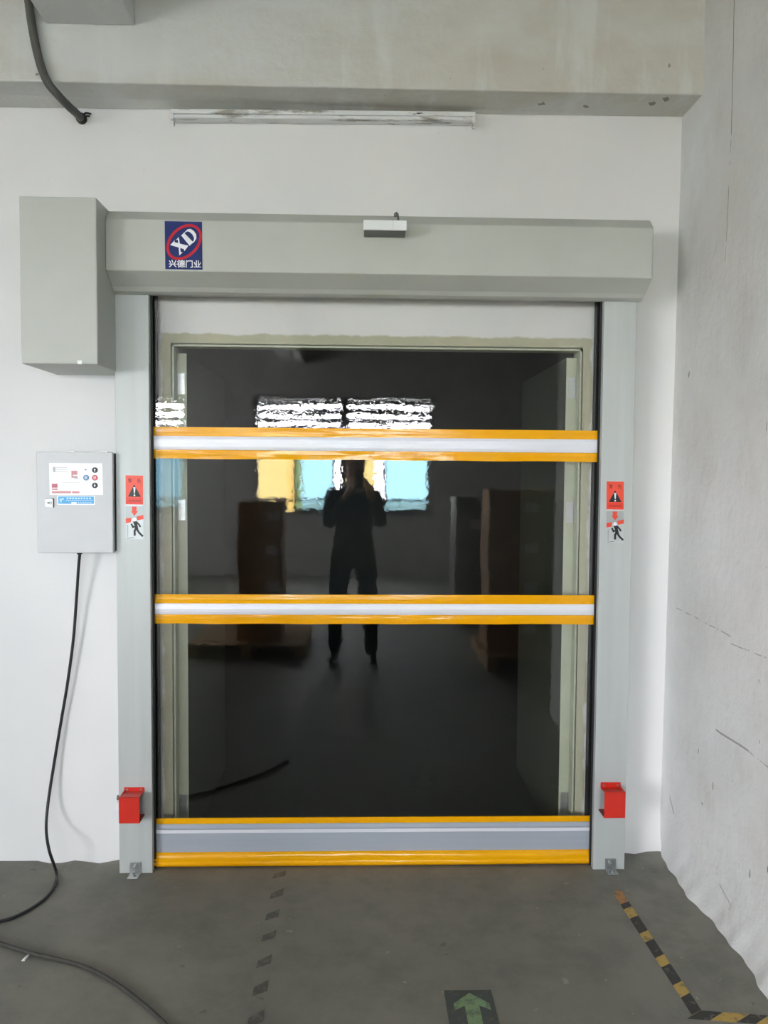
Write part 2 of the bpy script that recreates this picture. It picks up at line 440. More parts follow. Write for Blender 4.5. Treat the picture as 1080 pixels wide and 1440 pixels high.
def floor_z(x, y):
    k = max(0.0, 1 - abs(y) / 0.11)
    side = -0.012 if x < -0.95 else (0.010 if x > 1.05 else 0.0)
    return k * (side + (0.004 * math.sin(x * 37) + 0.003 * math.sin(x * 91) if abs(x) > 0.95 else 0))
def wall_rough(y, z):
    k = max(0.0, 1 - z / 0.30)
    return k * k * (0.010 * math.sin(y * 9 + 1) + 0.005 * math.sin(y * 23 + z * 23) + 0.003 * math.sin(y * 61 + z * 51)) - k * 0.004
b = MB()
xs = [LX, -3, -2, -1.5] + [-1.3 + 0.05 * i for i in range(57)] + [2, 3, 5.4]
ys = [0.13, 0.02, 0, -0.03, -0.06, -0.09, -0.12, -0.3, -0.8, -1.5, -3, -5, -7, -9.2]
V = [(x, y, floor_z(x, y)) for y in ys for x in xs]; nx = len(xs)
b.quads(V, [(j * nx + i, (j + 1) * nx + i, (j + 1) * nx + i + 1, j * nx + i + 1) for j in range(len(ys) - 1) for i in range(nx - 1)])
b.build('floor', 'floor', kind='structure')

b = MB()
RY = -2.05
ysr = [0.02 + (RY - 0.02) * i / 110 for i in range(111)]; zsr = [-0.02, 0.0, 0.012, 0.025, 0.04, 0.06, 0.08, 0.10, 0.13, 0.16, 0.2, 0.25, 0.3, 0.6, 1.2, 2.2, CEIL]
# the wall leans a little: about 20 mm further in at its foot
V = [(RX + 0.012 - 0.022 * max(0, 1 - z / 3.0) + wall_rough(y, z), y, z) for z in zsr for y in ysr]; n_ = len(ysr)
b.quads(V, [(j * n_ + i, j * n_ + i + 1, (j + 1) * n_ + i + 1, (j + 1) * n_ + i) for j in range(len(zsr) - 1) for i in range(n_ - 1)])
b.box(RX + 0.06, RX + 0.36, RY, 0, -0.02, CEIL)
b.quads([(RX - 0.01, RY, -0.02), (RX + 0.36, RY, -0.02), (RX + 0.36, RY, CEIL), (RX + 0.012, RY, CEIL)], [(0, 1, 2, 3)])
b.build('wall_right', 'rwall', kind='structure', smooth=False)

def wall_with_windows_x(name, y0, y1, x0, x1, wins, mat):
    b = MB(); b.box(x0, x1, y0, y1, -0.05, WZ0); b.box(x0, x1, y0, y1, WZ1, CEIL)
    e = x0
    for a, c in sorted(wins): b.box(e, a, y0, y1, WZ0, WZ1); e = c
    b.box(e, x1, y0, y1, WZ0, WZ1); return b.build(name, mat, kind='structure')
wall_with_windows_x('wall_front', FY - 0.2, FY, LX, 5.4, FRONT_WIN, 'front_wall')
b = MB(); b.box(LX - 0.2, LX, FY, 0.12, -0.05, WZ0).box(LX - 0.2, LX, FY, 0.12, WZ1, CEIL); e = FY
for a, c in sorted(LEFT_WIN): b.box(LX - 0.2, LX, e, a, WZ0, WZ1); e = c
b.box(LX - 0.2, LX, e, 0.12, WZ0, WZ1); b.build('wall_left', 'plain_wall', kind='structure')
MB().box(5.4, 5.6, FY - 0.2, 0.12, -0.05, CEIL).build('wall_side', 'plain_wall', kind='structure')
MB().box(LX - 0.2, 5.6, FY - 0.2, WT, CEIL, CEIL + 0.15).build('ceiling', 'ceiling', kind='structure')
# main beam over the door, slightly out of level, and a cross beam running from it towards the windows
b = MB(); b.hexa([(LX, -0.19, 2.985), (RX + 0.05, -0.19, 2.996), (RX + 0.05, 0.0, 2.996), (LX, 0.0, 2.955),
                  (LX, -0.19, CEIL), (RX + 0.05, -0.19, CEIL), (RX + 0.05, 0.0, CEIL), (LX, 0.0, CEIL)])
b.build('trim_1', 'beam', kind='structure', bevel=0.006)
MB().box(-1.148, -0.828, FY, -0.19, 3.196, CEIL).build('trim_2', 'beam', kind='structure', bevel=0.006)

# dim room beyond the door
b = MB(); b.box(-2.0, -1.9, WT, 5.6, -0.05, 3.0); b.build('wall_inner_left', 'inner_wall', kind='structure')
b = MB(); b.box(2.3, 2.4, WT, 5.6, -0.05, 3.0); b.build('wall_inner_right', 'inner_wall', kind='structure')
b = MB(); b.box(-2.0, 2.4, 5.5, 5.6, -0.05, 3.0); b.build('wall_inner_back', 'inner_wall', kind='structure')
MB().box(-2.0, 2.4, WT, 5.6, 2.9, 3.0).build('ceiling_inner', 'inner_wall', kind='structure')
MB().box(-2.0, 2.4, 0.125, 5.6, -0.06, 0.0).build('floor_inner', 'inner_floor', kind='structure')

# steel door frame in the opening with two leaves swung back into the dim room
d1 = struct_empty('door_1', (0.07, 0.06, 0))
FT = 0.004
b = MB(); b.box(OX0, OX0 + FT, 0.0, WT, 0.0, OZ); b.box(OX0, OX0 + 0.012, 0.0, 0.045, 0.0, OZ); b.build('frame_jamb', 'frame_green', d1)
b = MB(); b.box(OX1 - FT, OX1, 0.0, WT, 0.0, OZ); b.box(OX1 - 0.012, OX1, 0.0, 0.045, 0.0, OZ); b.build('frame_jamb', 'frame_green', d1)
b = MB(); b.box(OX0, OX1, 0.0, WT, OZ - FT, OZ); b.box(OX0, OX1, 0.0, 0.045, OZ - 0.012, OZ); b.build('frame_head', 'frame_green', d1)
def leaf(x0, x1, side):
    b = MB(); b.box(x0, x1, 0.062, 0.96, 0.012, 2.052)
    o = b.build('door_leaf', 'leaf_green', d1, bevel=0.002)
    e = MB().box(x0 - 0.0005, x1 + 0.0005, 0.060, 0.064, 0.012, 2.052).build('leaf_edge', 'frame_green', o)
    for z in (1.93, 1.42, 0.20):
        h = MB(); xa = (x0 + x1) / 2
        h.box(x0 + 0.006, x1 - 0.006, 0.0565, 0.0605, z - 0.042, z + 0.042)
        for dz in (-0.028, 0, 0.028):
            for dx in (-0.008, 0.008): h.cyl((xa + dx, 0.0567, z + dz), (0, -1, 0), 0.004, 0.0015, 8)
        kx = x0 - 0.001 if side < 0 else x1 + 0.001
        h.cyl((kx, 0.052, z - 0.05), (0, 0, 1), 0.0055, 0.10, 10)
        h.build('hinge', 'hinge', o)
    return o
leaf(-0.743, -0.702, -1)
leaf(0.843, 0.886, 1)

# ------------------------------------------------------------------ windows behind the camera
def window(num, x0, x1, z0, z1, panes, place, clear_top=False):
    """panes: list of (fraction0, fraction1, 'blue'/'clear'/'open'); place(u, depth, z) puts it on its wall"""
    root = struct_empty('window_%d' % num)
    def bx(bb, u0, u1, d0, d1_, za, zb):
        P = [place(u, d, z) for z in (za, zb) for (u, d) in ((u0, d0), (u1, d0), (u1, d1_), (u0, d1_))]
        bb.hexa(P)
    zt = z0 + (z1 - z0) * 0.66
    f = MB()
    bx(f, x0, x1, -0.04, 0.04, z0, z0 + 0.05); bx(f, x0, x1, -0.04, 0.04, z1 - 0.05, z1)
    bx(f, x0, x0 + 0.05, -0.04, 0.04, z0, z1); bx(f, x1 - 0.05, x1, -0.04, 0.04, z0, z1)
    bx(f, x0, x1, -0.035, 0.035, zt - 0.03, zt + 0.03)
    bx(f, x0, x1, -0.035, 0.035, z0 + 0.20, z0 + 0.235)
    f.build('window_frame', 'win_frame', root)
    W = x1 - x0
    for a, c, k in panes:
        ua, uc = x0 + W * a, x0 + W * c
        mb = MB()
        if k != 'open':
            bx(mb, ua, ua + 0.035, -0.02, 0.02, z0 + 0.05, zt); bx(mb, uc - 0.035, uc, -0.02, 0.02, z0 + 0.05, zt)
            bx(mb, ua, uc, -0.02, 0.02, z0 + 0.05, z0 + 0.09)
            s = mb.build('sash', 'win_bar', root)
            g = MB(); bx(g, ua + 0.035, uc - 0.035, -0.003, 0.003, z0 + 0.09, zt - 0.02)
            g.build('pane', {'blue': 'glass_blue', 'dim': 'glass_dim'}[k] if k in ('blue', 'dim') else 'glass_clear', s)
    m_ = MB(); bx(m_, x0 + W * 0.5 - 0.05, x0 + W * 0.5 + 0.05, -0.05, 0.05, z0, z1); m_.build('mullion', 'win_bar', root)
    g = MB(); bx(g, x0 + 0.05, x1 - 0.05, -0.003, 0.003, zt + 0.03, z1 - 0.05); g.build('pane', 'glass_clear', root)
    n = 4
    for i in range(n):  # added bars, standing in for the ripple stripes of the curtain's reflection
        z = zt + 0.05 + (z1 - zt - 0.08) * (i + 0.5) / n
        l_ = MB(); bx(l_, x0 + 0.05, x1 - 0.05, 0.03, 0.05, z - 0.034, z + 0.034); l_.build('stripe_bar', 'win_bar', root)
def on_front(u, d, z): return (u, FY - 0.1 + d, z)
def on_left(u, d, z): return (LX - 0.1 + d, u, z)
window(1, *FRONT_WIN[0], WZ0, WZ1, [(0.0, 0.24, 'open'), (0.22, 0.45, 'blue'), (0.72, 0.98, 'blue')], on_front)
window(2, *FRONT_WIN[1], WZ0, WZ1, [(0.03, 0.48, 'dim'), (0.52, 0.97, 'dim')], on_front)
window(3, *FRONT_WIN[2], WZ0, WZ1, [(0.03, 0.48, 'dim'), (0.52, 0.97, 'dim')], on_front)
window(4, *LEFT_WIN[0], WZ0, WZ1, [(0.02, 0.3, 'clear'), (0.7, 0.98, 'clear')], on_left)

# outside: yard and a yellow building across it
MB().box(-30, 30, -40, FY - 0.2, -0.3, -0.05).build('ground', 'ground', kind='structure')
def building(x0, x1, y0, y1, h, mat, label):
    bd = thing('building', ((x0 + x1) / 2, (y0 + y1) / 2, -0.05), label, 'building')
    MB().box(x0, x1, y0, y1, -0.05, h).build('wall', mat, bd)
    MB().box(x0 - 0.1, x1 + 0.1, y0 - 0.1, y1 + 0.1, h, h + 0.12).build('roof_slab', 'plain_wall', bd)
building(-3.5, -2.1, -26, -20, 2.2, 'facade', 'yellow building across the yard, leftmost, mirrored in the clear curtain')
building(-0.5, 0.45, -24, -20, 2.0, 'facade', 'narrow yellow building across the yard, mirrored near the curtain middle')

# ------------------------------------------------------------------ the rolling door
door = thing('rolling_door', (0.07, 0, 0), 'grey steel rolling door with clear curtain and yellow edged cross bars', 'door')
PX = ((-0.934, -0.805), (0.939, 1.066))
PF = -0.12
CY = -0.070
HX0, HX1 = -0.929, 1.080
# hood: folded sheet with chamfered front, rounded lower lip
prof = [(0, 2.545), (-0.195, 2.530), (-0.234, 2.490), (-0.234, 2.307), (-0.165, 2.264), (-0.150, 2.250), (-0.132, 2.243), (-0.110, 2.243), (-0.110, 2.262), (0, 2.262)]
h = MB(); h.prism_x(prof, HX0, HX1); hood = h.build('hood', 'powder', door, bevel=0.003)
ec = MB(); ec.prism_x([(-0.002, 2.543), (-0.194, 2.528), (-0.2325, 2.489), (-0.2325, 2.308), (-0.164, 2.266), (-0.002, 2.266)], HX1, HX1 + 0.003)
ec.build('end_plate', 'powder', hood)
mc = MB(); mc.box(-1.197, -0.9295, -0.33, -0.001, 1.953, 2.534); mcov = mc.build('motor_cover', 'powder', door, bevel=0.004)
t_ = MB(); t_.box(-1.0, -0.985, -0.332, -0.325, 1.953, 1.966); t_.build('cover_tab', 'white_plastic', mcov)
t_ = MB(); t_.box(-0.951, -0.932, -0.05, -0.025, 1.944, 1.953); t_.build('cover_clip', 'black_rubber', mcov)
for i, (a, c) in enumerate(PX):
    inner = 1 if i == 0 else -1
    edge = c if i == 0 else a
    p = MB()
    p.box(a, c, PF, -0.092, 0.0, 2.262)                         # front plate
    if i == 0: p.box(a, c - 0.030, -0.092, 0, 0.0, 2.262); p.box(c - 0.030, c - 0.004, -0.046, 0, 0.0, 2.262)
    else: p.box(a + 0.030, c, -0.092, 0, 0.0, 2.262); p.box(a + 0.004, a + 0.030, -0.046, 0, 0.0, 2.262)
    po = p.build('guide_post', 'post', door, bevel=0.002)
    g = MB()                                                    # rubber seal lips either side of the curtain
    x0, x1 = sorted((edge - inner * 0.028, edge + inner * 0.007))
    MB().box(x0, x1, -0.0915, -0.0875, 0.004, 2.255).build('seal_strip', 'black_rubber', po)
    x0, x1 = sorted((edge - inner * 0.028, edge + inner * 0.017))
    MB().box(x0, x1, -0.052, -0.0465, 0.004, 2.255).build('seal_strip', 'black_rubber', po)
    # foot bracket with anchor bolt
    cx = (a + c) / 2 + (-0.001 if i == 0 else 0.006)
    br = MB(); w_ = 0.021
    br.box(cx - w_, cx + w_, PF - 0.0045, PF - 0.0005, 0.0, 0.046); br.box(cx - w_, cx + w_, PF - 0.045, PF - 0.0005, 0.0, 0.004)
    bo = br.build('foot_bracket', 'zinc', po, bevel=0.001)
    bt = MB(); bt.cyl((cx, PF - 0.0045, 0.030), (0, -1, 0), 0.010, 0.006, 6); bt.cyl((cx, PF - 0.0045, 0.030), (0, -1, 0), 0.0045, 0.013, 8)
    bt.build('anchor_bolt', 'zinc', po); bt = MB(); bt.cyl((cx, PF - 0.028, 0.004), (0, 0, 1), 0.009, 0.006, 6); bt.cyl((cx, PF - 0.028, 0.004), (0, 0, 1), 0.004, 0.014, 8)
    bt.build('anchor_bolt', 'zinc', po)

CX0, CX1 = -0.822, 0.962                                        # curtain edges inside the slots
Z1T, Z1B = 1.749, 1.626
Z2T, Z2B = 1.095, 0.979
Z3T = 0.198
def sheet(z0, z1):
    b = MB(); t = 0.0012
    b.box(CX0, CX1, CY - t, CY + t, z0, z1)
    return b.build('clear_panel', 'pvc', door)
sheet(Z1T - 0.01, 2.30); sheet(Z2T - 0.01, Z1B + 0.01); sheet(Z3T - 0.01, Z2B + 0.01)
def strip(z0, z1, parent, t=0.0045, name='yellow_strip', mat='yellow', wav=0.0):
    b = MB(); n = 60; x0, x1 = CX0 + 0.001, CX1 - 0.001; V = []
    for i in range(n + 1):
        u = i / n; x = x0 + (x1 - x0) * u; wv = wav * math.sin(u * 43 + 1) * math.sin(u * 17); dz = wav * 0.5 * math.sin(u * 31)
        zm = z0 + (z1 - z0) * 0.5
        V += [(x, CY - t * 0.8 - wv, z0 + dz), (x, CY - t - wv * 0.5, zm), (x, CY - t * 0.8, z1), (x, CY + t * 0.8, z1), (x, CY + t + wv * 0.5, zm), (x, CY + t * 0.8 + wv, z0 + dz)]
    b.quads(V, [(i * 6 + j, (i + 1) * 6 + j, (i + 1) * 6 + (j + 1) % 6, i * 6 + (j + 1) % 6) for i in range(n) for j in range(6)] + [tuple(range(6)), tuple(n * 6 + j for j in range(6))])
    return b.build(name, mat, parent)
def bar_profile(zc, hh, t, parent, name, mat):
    pr = [(CY - t, zc - hh), (CY - t * 1.25, zc - hh * 0.55), (CY - t * 1.35, zc), (CY - t * 1.25, zc + hh * 0.55), (CY - t, zc + hh),
          (CY + t, zc + hh), (CY + t, zc - hh)]
    b = MB(); b.prism_x(pr, CX0 + 0.02, CX1 - 0.022); return b.build(name, mat, parent, bevel=0.0015)
for zt, zb, s1, s0 in ((Z1T, Z1B, 1.714, 1.661), (Z2T, Z2B, 1.060, 1.016)):
    cb = bar_profile((s1 + s0) / 2, (s1 - s0) / 2, 0.009, door, 'cross_bar', 'alu')
    strip(s1 - 0.004, zt, cb); strip(zb, s0 + 0.004, cb, wav=0.002)
bb = MB()
bb.prism_x([(CY - 0.010, 0.060), (CY - 0.011, 0.140), (CY - 0.015, 0.142), (CY - 0.016, 0.158), (CY - 0.010, 0.160), (CY - 0.009, 0.176), (CY + 0.009, 0.176), (CY + 0.010, 0.060)], CX0 + 0.02, CX1 - 0.024)
bbo = bb.build('bottom_bar', 'alu_dull', door, bevel=0.001)
MB().box(CX0 + 0.021, CX1 - 0.025, CY - 0.0175, CY - 0.0155, 0.1435, 0.1565).build('bright_rib', 'alu', bbo)
strip(0.172, Z3T, bbo)
ft = MB()                                                        # soft yellow foot tube
n = 80
pf = [(-0.010, 0.064), (-0.017, 0.058), (-0.021, 0.036), (-0.018, 0.031), (-0.021, 0.026), (-0.021, 0.012), (-0.014, 0.003), (0, 0.001), (0.018, 0.006), (0.02, 0.04), (0.010, 0.064)]
V = []
x0, x1 = CX0 + 0.012, CX1 - 0.020
for i in range(n + 1):
    u = i / n; x = x0 + (x1 - x0) * u; wv = 0.003 * math.sin(u * 9 + 0.5) + 0.0015 * math.sin(u * 37)
    for (y, z) in pf: V.append((x, CY + y - wv * (z < 0.05), z + (wv * 0.6 + 0.003 if z < 0.02 else 0)))
k_ = len(pf)
ft.quads(V, [(i * k_ + j, (i + 1) * k_ + j, (i + 1) * k_ + (j + 1) % k_, i * k_ + (j + 1) % k_) for i in range(n) for j in range(k_)] + [tuple(range(k_)), tuple(n * k_ + j for j in range(k_))])
ft.build('foot_tube', 'yellow', bbo, smooth=True)

# ------------------------------------------------------------------ flat print helpers
class Sticker:
    """flat printed film on a face at depth Y; local units are pixels of a rectangle (x right, y down)"""
    def __init__(s, px, w, h):
        s.p00, s.p10, s.p01, s.p11 = px; s.w, s.h = w, h; s.lay = {}; s.n = 0
    def P(s, x, y):
        u, v = x / s.w, y / s.h
        q = (s.p00 * (1 - u) + s.p10 * u) * (1 - v) + (s.p01 * (1 - u) + s.p11 * u) * v
        return q
    def poly(s, pts, mat):
        s.n += 1
        s.lay.setdefault(mat, []).append(([s.P(x, y) for x, y in pts], 0.0007 + 0.00004 * s.n))
    def rect(s, x0, y0, x1, y1, mat): s.poly([(x0, y0), (x1, y0), (x1, y1), (x0, y1)], mat)
    def line(s, pts, wd, mat):
        for a, c in zip(pts, pts[1:]):
            d = Vector((c[0] - a[0], c[1] - a[1])); L = d.length or 1; n_ = Vector((-d.y, d.x)) / L * wd / 2; e = d / L * wd * 0.3
            s.poly([(a[0] + n_.x - e.x, a[1] + n_.y - e.y), (c[0] + n_.x + e.x, c[1] + n_.y + e.y), (c[0] - n_.x + e.x, c[1] - n_.y + e.y), (a[0] - n_.x - e.x, a[1] - n_.y - e.y)], mat)
    def disc(s, cx, cy, r, mat, n=18): s.poly([(cx + r * math.cos(2 * PI * k / n), cy + r * math.sin(2 * PI * k / n)) for k in range(n)], mat)
    def text(s, txt, x0, y0, x1, y1, mat, bold=0.0):
        c = bpy.data.curves.new('t', 'FONT'); c.body = txt; c.offset = bold; c.resolution_u = 3
        o = bpy.data.objects.new('t', c); C.objects.link(o)
        me = bpy.data.meshes.new_from_object(o.evaluated_get(bpy.context.evaluated_depsgraph_get()))
        xs_ = [v.co.x for v in me.vertices]; ys_ = [v.co.y for v in me.vertices]
        ax, bx_ = min(xs_), max(xs_); ay, by = min(ys_), max(ys_)
        vs = [((v.co.x - ax) / (bx_ - ax) * (x1 - x0) + x0, y1 - (v.co.y - ay) / (by - ay) * (y1 - y0)) for v in me.vertices]
        s.n += 1
        for f in me.polygons:
            s.lay.setdefault(mat, []).append(([s.P(*vs[i]) for i in f.vertices], 0.0007 + 0.00004 * s.n))
        bpy.data.objects.remove(o); bpy.data.curves.remove(c); bpy.data.meshes.remove(me)
    def base(s, name, mat, thick=0.0006, parent=None):
        b = MB(); q = [s.p01, s.p11, s.p10, s.p00]; d = Vector((0, thick, 0))
        b.hexa([s.p01 - d, s.p11 - d, s.p11, s.p01, s.p00 - d, s.p10 - d, s.p10, s.p00])
        return b.build(name, mat, parent)
    def prints(s, parent, names):
        for mat, L in s.lay.items():
            b = MB(); b.keep = True
            for pts, off in L:
                pts = [p - Vector((0, off, 0)) for p in pts]
                a = sum((pts[i].x * pts[(i + 1) % len(pts)].z - pts[(i + 1) % len(pts)].x * pts[i].z) for i in range(len(pts)))
                b.face(pts if a > 0 else pts[::-1])
            b.build(names.get(mat, 'print'), mat, parent, kind='stuff' if len(L) > 1 else None)
def corners(px, Y): return [at(x, y, Y) for x, y in px]

# maker's plate on the hood (blue, red ring, white letters)
st = Sticker(corners([(231.5, 311), (284, 312), (232.5, 378.5), (284.8, 379.5)], -0.2342), 810, 1040)
o_ = lambda L: [(x - 100, y - 175) for x, y in L]
def ell(a, b_, n=40):
    ang = math.radians(-46); return [(418 + a * math.cos(t) * math.cos(ang) - b_ * math.sin(t) * math.sin(ang), 447 + a * math.cos(t) * math.sin(ang) + b_ * math.sin(t) * math.cos(ang)) for t in [2 * PI * k / n for k in range(n)]]
E1, E2 = ell(452, 318), ell(392, 258)
for k in range(40): st.poly([E1[k], E1[(k + 1) % 40], E2[(k + 1) % 40], E2[k]], 'crimson')
st.poly(o_([(215, 692), (290, 625), (612, 702), (525, 778)]), 'ink_white')
st.poly(o_([(612, 702), (520, 822), (512, 768)]), 'ink_white'); st.poly(o_([(215, 692), (318, 588), (302, 640)]), 'ink_white')
st.poly(o_([(383, 530), (412, 555), (446, 880), (412, 905)]), 'ink_white')
st.poly(o_([(338, 582), (412, 516), (402, 568)]), 'ink_white'); st.poly(o_([(405, 920), (486, 848), (436, 845)]), 'ink_white')
st.poly(o_([(458, 482), (520, 422), (716, 620), (640, 702)]), 'ink_white')
DO = o_([(500, 440), (600, 345), (660, 335), (730, 375), (785, 450), (788, 540), (745, 610), (690, 655)])
DI = o_([(530, 430), (590, 390), (640, 402), (700, 452), (735, 520), (735, 570), (712, 608), (680, 620)])
for k in range(7): st.poly([DO[k], DO[k + 1], DI[k + 1], DI[k]], 'ink_white')
st.text('兴德门业', 82, 838, 785, 1002, 'ink_white', 0.018)
plate = thing('logo_plate', at(258, 345, -0.2342), 'blue plate with red ring and white letters on the grey hood', 'sign')
st.base('backing_film', 'navy', parent=plate)
st.prints(plate, {'crimson': 'red_ring', 'ink_white': 'white_lettering'})

# warning stickers on both posts
def warning(px, label):
    st = Sticker(corners(px, PF - 0.0002), 340, 1230)
    st.rect(0, 0, 340, 560, 'sign_red'); st.rect(0, 585, 340, 830, 'sign_grey')
    st.text('警', 48, 58, 122, 138, 'sign_dark_red', 0.01); st.text('告', 222, 58, 296, 138, 'sign_dark_red', 0.01)
    st.poly([(168, 172), (298, 410), (46, 410)], 'black_paint')
    st.poly([(150, 225), (192, 225), (180, 350), (162, 350)], 'ink_white'); st.disc(171, 382, 17, 'ink_white')
    st.rect(14, 425, 330, 545, 'crimson_sign')
    for k in range(7): st.rect(60 + k * 34, 478, 82 + k * 34, 500, 'sign_dark_red')
    st.poly([(122, 600), (212, 600), (212, 690), (240, 690), (168, 780), (100, 690), (122, 690)], 'sign_red')
    st.poly([(0, 830), (112, 815), (100, 905), (0, 925)], 'sign_red'); st.poly([(212, 790), (346, 755), (346, 840), (222, 865)], 'sign_red')
    st.disc(170, 850, 38, 'ink_white')
    st.poly([(140, 890), (222, 880), (226, 940), (246, 1040), (176, 1060), (168, 960)], 'black_paint')         # trunk
    st.line([(158, 985), (140, 1000), (112, 940)], 34, 'black_paint'); st.line([(222, 910), (262, 950), (282, 985)], 32, 'black_paint')
    st.line([(190, 1040), (172, 1070), (172, 1150)], 40, 'black_paint'); st.line([(222, 1045), (262, 1105), (326, 1165)], 38, 'black_paint')
    st.rect(22, 950, 44, 1190, 'sign_grey'); st.line([(20, 1220), (150, 1195)], 10, 'grey_plastic')
    t = thing('warning_sign', at(px[0][0], px[0][1], PF), label, 'sign', 'warning stickers on the door posts')
    st.base('backing_film', 'sign_pale', parent=t)
    st.prints(t, {'sign_red': 'red_print', 'black_paint': 'black_figure', 'ink_white': 'white_print', 'sign_grey': 'grey_print', 'sign_dark_red': 'lettering', 'crimson_sign': 'red_band', 'grey_plastic': 'ground_line'})
MT['crimson_sign'] = simple('bright_red_film', (226, 58, 38), 0.35)
warning([(176.6, 668.3), (201.2, 668.8), (177.2, 758), (201.6, 758.4)], 'red and grey running man warning sticker on post beside the control box')
warning([(853, 677), (877.2, 677.4), (852.6, 763.2), (876.6, 763.6)], 'red and grey running man warning sticker on post near the dirty wall')

# ------------------------------------------------------------------ motion sensor on the hood
ms = thing('motion_sensor', at(541, 322, -0.234), 'small white and grey motion sensor stuck on the hood front', 'sensor')
a0, a1 = at(511, 309, -0.33), at(572, 324, -0.33)
b = MB(); b.box(a0.x + 0.002, a1.x - 0.002, -0.326, -0.2345, a1.z + 0.001, a0.z - 0.001); b.build('housing', 'grey_plastic', ms, bevel=0.003)
b = MB(); b.box(a0.x, a1.x, -0.332, -0.322, a1.z, a0.z); fc = b.build('front_cover', 'white_plastic', ms, bevel=0.002)
xk = a0.x + (a1.x - a0.x) * 0.8
MB().box(xk, xk + 0.0015, -0.3325, -0.3315, a1.z + 0.012, a0.z - 0.022).build('cover_mark', 'grey_plastic', fc)
xk = a0.x + (a1.x - a0.x) * 0.68
MB().box(xk, xk + 0.0008, -0.3323, -0.3315, a1.z + 0.001, a0.z - 0.001).build('cover_seam', 'ink_grey', fc)
q = at(557, 303, -0.20)
b = MB(); b.cyl((q.x, -0.205, 2.525), (0, 0, 1), 0.009, 0.010, 12); b.build('cable_gland', 'grey_plastic', hood)
b = MB(); b.tube(curve_pts([(q.x, -0.212, 2.536), (q.x + 0.004, -0.232, 2.524), (q.x + 0.006, -0.246, 2.505), (q.x + 0.006, -0.27, a0.z - 0.004)], 5), 0.004, 8); b.build('sensor_lead', 'grey_plastic', ms)

# ------------------------------------------------------------------ control cabinet and its cord
BX0, BX1, BYF, BZ0, BZ1 = -1.222, -0.9365, -0.150, 1.264, 1.647
cb = thing('control_cabinet', ((BX0 + BX1) / 2, 0, BZ0), 'pale grey control cabinet with white button panel on the white wall', 'cabinet')
MB().box(BX0 + 0.003, BX1 - 0.003, BYF + 0.022, -0.001, BZ0 + 0.003, BZ1 - 0.003).build('cabinet_body', 'box_side', cb, bevel=0.003)
dr = MB().box(BX0, BX1, BYF, BYF + 0.021, BZ0, BZ1).build('cabinet_door', 'box_steel', cb, bevel=0.003)
for xx in (0.22, 0.68):
    MB().box(BX0 + 0.277 * xx, BX0 + 0.277 * xx + 0.035, -0.012, -0.0005, BZ1 - 0.004, BZ1 + 0.006).build('mounting_tab', 'zinc', cb)
st = Sticker(corners([(69, 651), (144.5, 651.5), (70, 696), (145, 696)], BYF - 0.0002), 907, 540)
s_ = lambda x, y: (x - 105, y - 135)
def R_(x0, y0, x1, y1, m_): st.rect(x0 - 105, y0 - 135, x1 - 105, y1 - 135, m_)
R_(170, 202, 212, 288, 'ink_grey'); R_(216, 204, 412, 212, 'ink_grey'); R_(216, 238, 412, 246, 'ink_grey'); R_(216, 276, 412, 284, 'ink_grey')
R_(480, 265, 582, 382, 'ink_pink'); R_(505, 332, 582, 356, 'paper_white'); R_(525, 372, 588, 396, 'ink_grey')
R_(145, 486, 243, 552, 'ink_red2'); R_(145, 566, 243, 592, 'ink_pink'); R_(145, 610, 470, 646, 'ink_pink'); R_(488, 612, 612, 646, 'ink_pink')
R_(240, 408, 620, 411, 'ink_grey'); R_(330, 462, 620, 466, 'ink_grey')
MT['ink_red2'] = simple('dusty_red_ink', (190, 106, 116), 0.5)
pn = st.base('button_panel', 'paper_white', 0.001, cb)
for k, v in list(st.lay.items()):
    st.lay[k] = [(p, o + 0.0004) for p, o in v]
st.prints(pn, {'ink_grey': 'grey_print', 'ink_pink': 'pink_print', 'paper_white': 'white_print', 'ink_red2': 'red_print'})
def button(px, py, r, mat, mark):
    q = at(px, py, BYF - 0.0012)
    b = MB(); b.cyl((q.x, q.y, q.z), (0, -1, 0), r, 0.003, 20); b.cur = 1
    if mark == 'up': b.face([(q.x + dx, q.y - 0.0032, q.z + dz) for dx, dz in ((-0.004, 0), (-0.0016, 0), (-0.0016, -0.006), (0.0016, -0.006), (0.0016, 0), (0.004, 0), (0, 0.0065))])
    elif mark == 'down': b.face([(q.x + dx, q.y - 0.0032, q.z + dz) for dx, dz in ((-0.004, 0), (0, -0.0065), (0.004, 0), (0.0016, 0), (0.0016, 0.006), (-0.0016, 0.006), (-0.0016, 0))])
    elif mark == 'bars':
        for dz in (-0.004, 0.0, 0.004): b.face([(q.x - 0.005, q.y - 0.0032, q.z + dz - 0.001), (q.x + 0.005, q.y - 0.0032, q.z + dz - 0.001), (q.x + 0.005, q.y - 0.0032, q.z + dz + 0.001), (q.x - 0.005, q.y - 0.0032, q.z + dz + 0.001)])
    return b.build('push_button', [mat, 'ink_white'], cb)
button(133.6, 661, 0.0105, 'black_paint', 'up')['label'] = 'black button with white up arrow'
button(133.6, 671.8, 0.0105, 'ink_red', 'bars')['label'] = 'red button'
button(133.6, 682.6, 0.0105, 'black_paint', 'down')['label'] = 'black button with white down arrow'
button(121.2, 671.7, 0.0105, 'ink_blue', 'bars')['label'] = 'blue button'
q = at(120.6, 660.5, BYF - 0.0012); MB().cyl((q.x, q.y, q.z), (0, -1, 0), 0.0025, 0.002, 10).build('indicator_lamp', 'grey_plastic', cb)
st = Sticker(corners([(80.5, 697), (133.4, 697.3), (80.8, 710), (133.6, 710)], BYF - 0.0002), 640, 160)
st.rect(14, 12, 624, 140, 'sky_blue')
